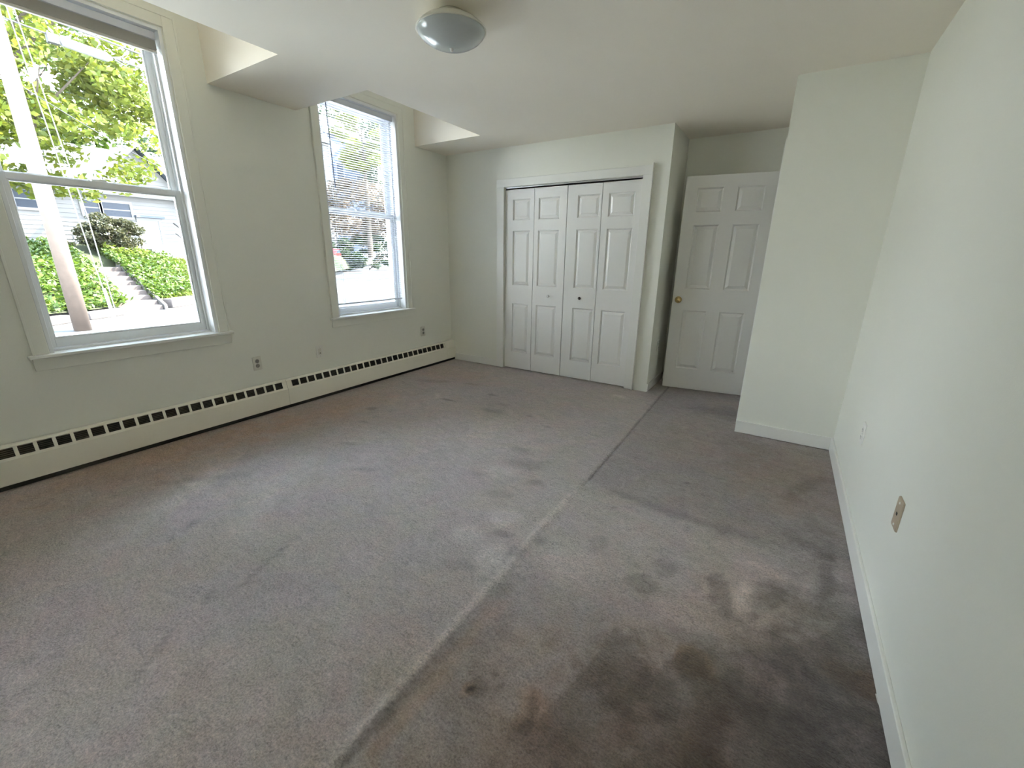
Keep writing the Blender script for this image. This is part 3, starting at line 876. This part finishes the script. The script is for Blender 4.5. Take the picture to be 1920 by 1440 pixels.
# kerb stones
for i, (y, L_, hgt, lb) in enumerate([(1.35, 1.2, .17, 'rough kerb stone left of the utility pole'), (2.7, 1.2, .20, 'kerb stone right behind the foot of the utility pole'), (4.05, 1.15, .20, 'mossy kerb stone between the utility pole and the stone steps'),
                                  (6.55, 1.25, .30, 'large brown kerb stone just right of the stone steps'), (7.9, 1.2, .28, 'pale kerb stone at the window edge, farthest right of the steps')]):
    b = MB()
    a = math.atan2(1, -.62)
    dx, dy = math.cos(a), math.sin(a)
    cx, cy = curb_x(y), y
    l = L_ / 2 * .97
    wd = .17
    pr = []
    for u, v_ in ((-l, -wd), (-l * .1, -wd * 1.15), (l, -wd * .8), (l, wd), (-l * .98, wd * .9)):
        pr.append((cx + dx * u - dy * v_, cy + dy * u + dx * v_))
    b.prism(pr, ZST, ZST + hgt, 'z')
    b.build('kerb_stone', stone, bevel=.03, group='kerb stones along the far side of the street', label=lb, cat='kerb stone')

# stone steps with a board edge
se = empty('stone_steps', (-17.3, 5.25, ZST), label='narrow stone steps climbing the bank to the white house', cat='steps')
NS = 9
for k in range(NS):
    x0 = -.36 * k; z1 = .142 * (k + 1)
    j = .03 * math.sin(k * 2.3)
    MB().box(x0 + .04 + j, x0 - .46, -.55 + j, .52, z1 - .17, z1).build('step', stepm, se, bevel=.018)
b = MB()
b.prism([(.15, -.05), (.12, .16), (-3.3, 1.50), (-3.45, 1.22)], .53, .62, 'y')
b.build('side_board', boardm, se, bevel=.01, label='weathered dark board edging')

# utility pole, guy wires, cables
pe = empty('utility_pole', (-14.0, 3.02, ZST), label='tall sunlit wooden utility pole outside the left window', cat='utility pole')
MB().tube([(0, 0, -.05), (.02, -.02, 3), (.03, -.03, 6.5), (.04, -.02, 10)], [.160, .148, .125, .105], 24).build('shaft', woodp, pe, smooth=True)
MB().box(-.9, .9, -.06, .06, 9.2, 9.32).build('crossarm', boardm, pe)
g = empty('guy_wire', (-13.95, 3.62, ZST), label='pair of pale guy wires running down beside the utility pole', cat='wire')
MB().tube([(0, 0, .0), (0, -.18, 2.6), (-.02, -.44, 7.0)], .011, 6).build('wire', galv, g)
MB().tube([(.0, .06, .35), (-.03, .0, 2.6), (-.06, -.08, 3.6), (-.02, -.46, 8.6)], .011, 6).build('wire', galv, g)
MB().tube([(0, .012, .0), (0, -.05, .95)], [.040, .030], 10).build('guard', whiteplastic, g, label='white plastic wire guard')
def wire(name, y0, z0, y1, z1, x0, x1, sag, r, label, mt=blackcable):
    P = []
    for k in range(25):
        t = k / 24
        P.append((x0 + (x1 - x0) * t, y0 + (y1 - y0) * t, z0 + (z1 - z0) * t - sag * 4 * t * (1 - t)))
    return MB().tube(P, r, 6).build(name, mt, label=label, cat='cable')
wire('overhead_cable', 3.05, 6.05, 34, 5.4, -14.0, -15.0, .45, .020, 'upper overhead cable leaving the utility pole')
wire('overhead_cable', 3.05, 5.74, 34, 5.0, -14.0, -14.8, .45, .016, 'lower overhead cable carrying the grey splice case')
wire('overhead_cable', 3.05, 7.00, 34, 6.1, -13.9, -14.8, .40, .012, 'thin topmost overhead cable outside the left window')
c = empty('splice_case', (-14.0, 4.33, 5.60), label='grey tubular cable splice case hanging on the overhead cable', cat='cable case')
MB().tube([(0, -.46, .02), (0, -.40, .02), (0, .34, -.03), (0, .44, -.035)], [.02, .095, .095, .03], 16).build('casing', galv, c, smooth=False)
MB().box(-.07, .07, -.62, -.44, -.07, .10).build('end_block', blackcable, c)
MB().tube([(0, .45, .0), (0, .62, .06), (0, .78, .0), (0, .66, -.10), (0, .48, -.04)], .016, 6).build('cable_loop', blackcable, c)
wire('service_drop', 3.05, 4.6, 12, 3.9, -14.0, -24.3, .25, .010, 'thin service wire crossing to the white house')

# white house on the bank
HX = -24.0
def clap(b, x, y0, y1, z0, z1, top=None, pitch_=.16):
    """lapped boards; top(y) optional roof line limiting each board"""
    z = z0
    while z < z1:
        zt_ = min(z + pitch_, z1)
        a, c_ = y0, y1
        if top:
            ya, yb = top(zt_)
            a, c_ = max(y0, ya), min(y1, yb)
            if a >= c_: break
        b.face([(x + .028, a, z), (x + .028, c_, z), (x, c_, zt_), (x, a, zt_)])
        b.face([(x, a, z), (x, c_, z), (x + .028, c_, z), (x + .028, a, z)])
        z = zt_
def house(name, x, y0, y1, z0, zw, depth, label, wm, wins, roof_h=2.2, rm=None, gable=None):
    e = empty(name, (0, 0, 0), label=label, cat='house')
    b = MB(); clap(b, x, y0, y1, z0, zw)
    b.box(x - depth, x - .005, y0, y1, z0, zw)
    b.build('wall', wm, e)
    MB().box(x - .01, x + .06, y0 - .06, y0 + .10, z0, zw).box(x - .01, x + .06, y1 - .10, y1 + .06, z0, zw).box(x - .02, x + .05, y0, y1, z0 - .5, z0 + .18).build('corner_board', trimext, e)
    rb = MB(); rb.prism([(x + .45, zw - .05), (x + .45, zw + .05), (x - depth / 2, zw + roof_h), (x - depth - .45, zw + .05), (x - depth - .45, zw - .05)], y0 - .4, y1 + .4, 'y').build('roof', rm or roofm, e)
    MB().box(x + .42, x + .47, y0 - .4, y1 + .4, zw - .12, zw + .07).build('fascia', trimext, e)
    for (wy0, wy1, wz0, wz1) in wins:
        f = MB()
        f.box(x, x + .07, wy0 - .09, wy0, wz0 - .09, wz1 + .09).box(x, x + .07, wy1, wy1 + .09, wz0 - .09, wz1 + .09).box(x, x + .07, wy0, wy1, wz1, wz1 + .09).box(x, x + .10, wy0, wy1, wz0 - .09, wz0)
        f.box(x, x + .05, wy0, wy1, (wz0 + wz1) / 2 - .02, (wz0 + wz1) / 2 + .02)
        fo = f.build('window', trimext, e)
        MB().box(x + .03, x + .035, wy0, wy1, wz0, wz1).build('pane', winext, fo)
    return e
he = house('house', HX, -3.0, 10.4, 1.45, 3.62, 7.0, 'white clapboard house with a gabled entrance on top of the bank', whiteext,
           [(4.35, 4.95, 2.82, 3.42), (6.15, 6.62, 2.72, 3.25), (6.74, 7.62, 2.70, 3.22), (1.2, 2.2, 2.6, 3.3)])
# projecting gable at right
gx = HX + .5
ap = (8.0, 5.35)
def gl(z):
    return (ap[0] - (ap[1] - z) * 1.0, ap[0] + (ap[1] - z) * .86)
b = MB(); clap(b, gx, 6.4, 9.6, 3.55, 5.30, gl)
b.prism([(6.3, 3.56), (9.55, 3.56), (ap[0], ap[1])], HX - 2.5, gx - .005, 'x')
b.build('gable_wall', whiteext, he)
b = MB()
for s, run in ((-1, 2.0), (1, 2.35)):
    y1_, z1_ = ap[0] + s * run, ap[1] - run * (1.0 if s < 0 else 1 / .86)
    b.prism([(ap[0], ap[1] + .20), (y1_, z1_ + .20), (y1_, z1_ + .06), (ap[0], ap[1] + .06)], HX - 2.5, gx + .42, 'x')
b.build('gable_roof', roofm, he)
b = MB()
for s, run in ((-1, 2.0), (1, 2.35)):
    y1_, z1_ = ap[0] + s * run, ap[1] - run * (1.0 if s < 0 else 1 / .86)
    b.prism([(ap[0], ap[1] + .24), (y1_, z1_ + .24), (y1_, z1_ + .02), (ap[0], ap[1] + .02)], gx + .42, gx + .47, 'x')
b.build('gable_trim', trimext, he)
b = MB()
for s, run in ((1, 2.35),):
    y1_, z1_ = ap[0] + s * run, ap[1] - run / .86
    b.face([(gx, ap[0], ap[1] + .05), (gx + .42, ap[0], ap[1] + .05), (gx + .42, y1_, z1_ + .05), (gx, y1_, z1_ + .05)])
b.build('soffit', soffit, he, label='underside of the gable with blue-grey shade in its colour')
# entrance door with steps and rail
MB().box(HX, HX + .06, 7.75, 7.86, 1.5, 2.72).box(HX, HX + .06, 8.52, 8.63, 1.5, 2.72).box(HX, HX + .06, 7.86, 8.52, 2.62, 2.72).box(HX + .01, HX + .03, 7.86, 8.52, 1.5, 2.62).build('entrance_door', trimext, he)
MB().box(HX + .02, HX + .30, 7.70, 8.70, 2.72, 2.80).build('door_hood', soffit, he)
pr_ = empty('porch_steps', (HX + .1, 8.1, 1.0), label='white wooden porch steps with a handrail at the house door', cat='steps')
for k in range(4):
    MB().box(0, 1.3 - .28 * k, -.2, .9, .11 * k, .11 * k + .10).build('step', trimext, pr_)
rb = MB()
rb.tube([(1.35, .95, 1.05), (.05, .95, 1.55)], .03, 6).tube([(1.35, .95, .62), (.05, .95, 1.12)], .022, 6).tube([(1.35, .95, .0), (1.35, .95, 1.1)], .035, 6).tube([(.7, .95, .2), (.7, .95, 1.3)], .03, 6)
rb.build('handrail', boardm, pr_)
lp = MB().lathe([(0, -.16), (.10, -.12), (.16, 0), (.10, .12), (0, .16)], 16, Matrix.Translation((HX + 1.2, 7.35, 2.30))).build('garden_globe', whiteplastic, smooth=True, label='white round globe lamp beside the house door', cat='lamp')
MB().tube([(HX + 1.2, 7.35, 1.2), (HX + 1.2, 7.35, 2.18)], .025, 8).build('stem', boardm, lp)

# shrub in front of the house
def shrub(name, x, y, z, r, n, size, lm, seed, label, group=None):
    e = empty(name, (x, y, z), label=label, cat='shrub', group=group)
    t = MB()
    R = random.Random(seed)
    for k in range(7):
        a = R.random() * 6.28
        t.tube([(0, 0, -.1), (math.cos(a) * r[0] * .4, math.sin(a) * r[1] * .4, r[2] * .8), (math.cos(a) * r[0] * .7, math.sin(a) * r[1] * .7, r[2] * 1.3)], [.03, .02, .01], 5)
    t.build('stem', bark, e)
    leaves('foliage', crown((0, 0, r[2]), r, n, 70, seed, .42), size, lm, e, seed)
    return e
shrub('rounded_shrub', -22.3, 6.3, 1.3, (.85, .92, .66), 11000, .10, G5, 21, 'olive rounded shrub in front of the white house windows')
shrub('low_shrub', -21.9, 4.75, 1.1, (.5, .45, .30), 1300, .10, G5, 22, 'small dark shrub left of the olive shrub')

# trees
tree('maple_tree', -19.6, 4.2, .9, 11.0, (2.6, 4.2), 36000, .20, G1, 31, 'bright yellow-green tree in front of the white house', clumps=190, low=.19)
tree('maple_tree', -30.5, 15.2, 1.5, 9.5, (3.2, 4.2), 15000, .24, G3, 32, 'darker green tree behind the right end of the white house', clumps=80, low=.15)
tree('maple_tree', -38, 5.0, 1.5, 17.0, (5, 8.5), 22000, .36, G2, 33, 'tall green tree rising behind the white house', clumps=130, low=.2)
# seen through the second window
tree('street_tree', -40, 33.5, 1.0, 17.0, (2.6, 2.8), 7000, .34, G1, 41, 'yellow-green tree in the middle of the second window', clumps=50, low=.50)
tree('street_tree', -46, 44, 1.0, 18.0, (4, 5.0), 9000, .38, G3, 42, 'dark green tree at the right of the second window', clumps=60, low=.22)
tree('street_tree', -62, 50, .5, 30.0, (8, 12), 14000, .5, G3, 43, 'tall pale-lit tree behind the blue house', clumps=110, low=.2)
shrub('flowering_shrub', -42.0, 35.0, 2.6, (2.6, 5.4, 3.3), 14000, .26, G6, 44, 'wide tan-pink shrub below the blue house')
shrub('dark_hedge', -41.5, 34.4, -.3, (1.4, 6.4, 1.9), 14000, .24, G3, 45, 'dark green hedge at the roadside in the second window')
h2 = house('house', -50.0, 36.6, 43.0, 1.2, 15.5, 6.0, 'pale blue house among the trees in the second window', blueext, [(37.6, 38.6, 10.4, 12.2), (40.6, 41.6, 9.4, 11.2)], roof_h=2.5)
h3 = house('house', -43.5, 24.6, 32.0, 1.2, 12.6, 6.0, 'tall sunlit white house at the left edge of the second window', whiteext, [(27.5, 28.4, 8.2, 10.0)], roof_h=2.4)
ce = empty('parked_car', (-40.4, 28.7, .45), math.atan2(1, -1.0), label='red parked car by the roadside hedge', cat='car')
b = MB()
b.prism([(-2.1, .28), (2.1, .28), (2.15, .62), (1.9, .82), (1.15, .92), (.55, 1.38), (-1.1, 1.40), (-1.75, .98), (-2.12, .90)], -.82, .82, 'y')
b.build('body', redpaint, ce, bevel=.06)
MB().prism([(.98, .94), (.50, 1.30), (-1.02, 1.32), (-1.55, .98)], -.83, .83, 'y').build('side_glass', winext, ce)
for sx_ in (-1.3, 1.3):
    for sy_ in (-.80, .66):
        MB().tube([(sx_, sy_, .32), (sx_, sy_ + .16, .32)], .32, 20).build('wheel', blackcable, ce)
# trees beyond the frame shade the street
for i, (x, y, hh, r_) in enumerate([(-10.2, 17.2, 9, 2.6), (-30, 36, 13, 4.5), (-25, 27, 9, 2.2)]):
    tree('street_tree', x, y, -.5, hh, (r_, r_), 5000, .3, G2, 60 + i, ['roadside tree shading the near street', 'farther roadside tree shading the street', 'slim roadside tree between the other two'][i], clumps=50, low=.35)
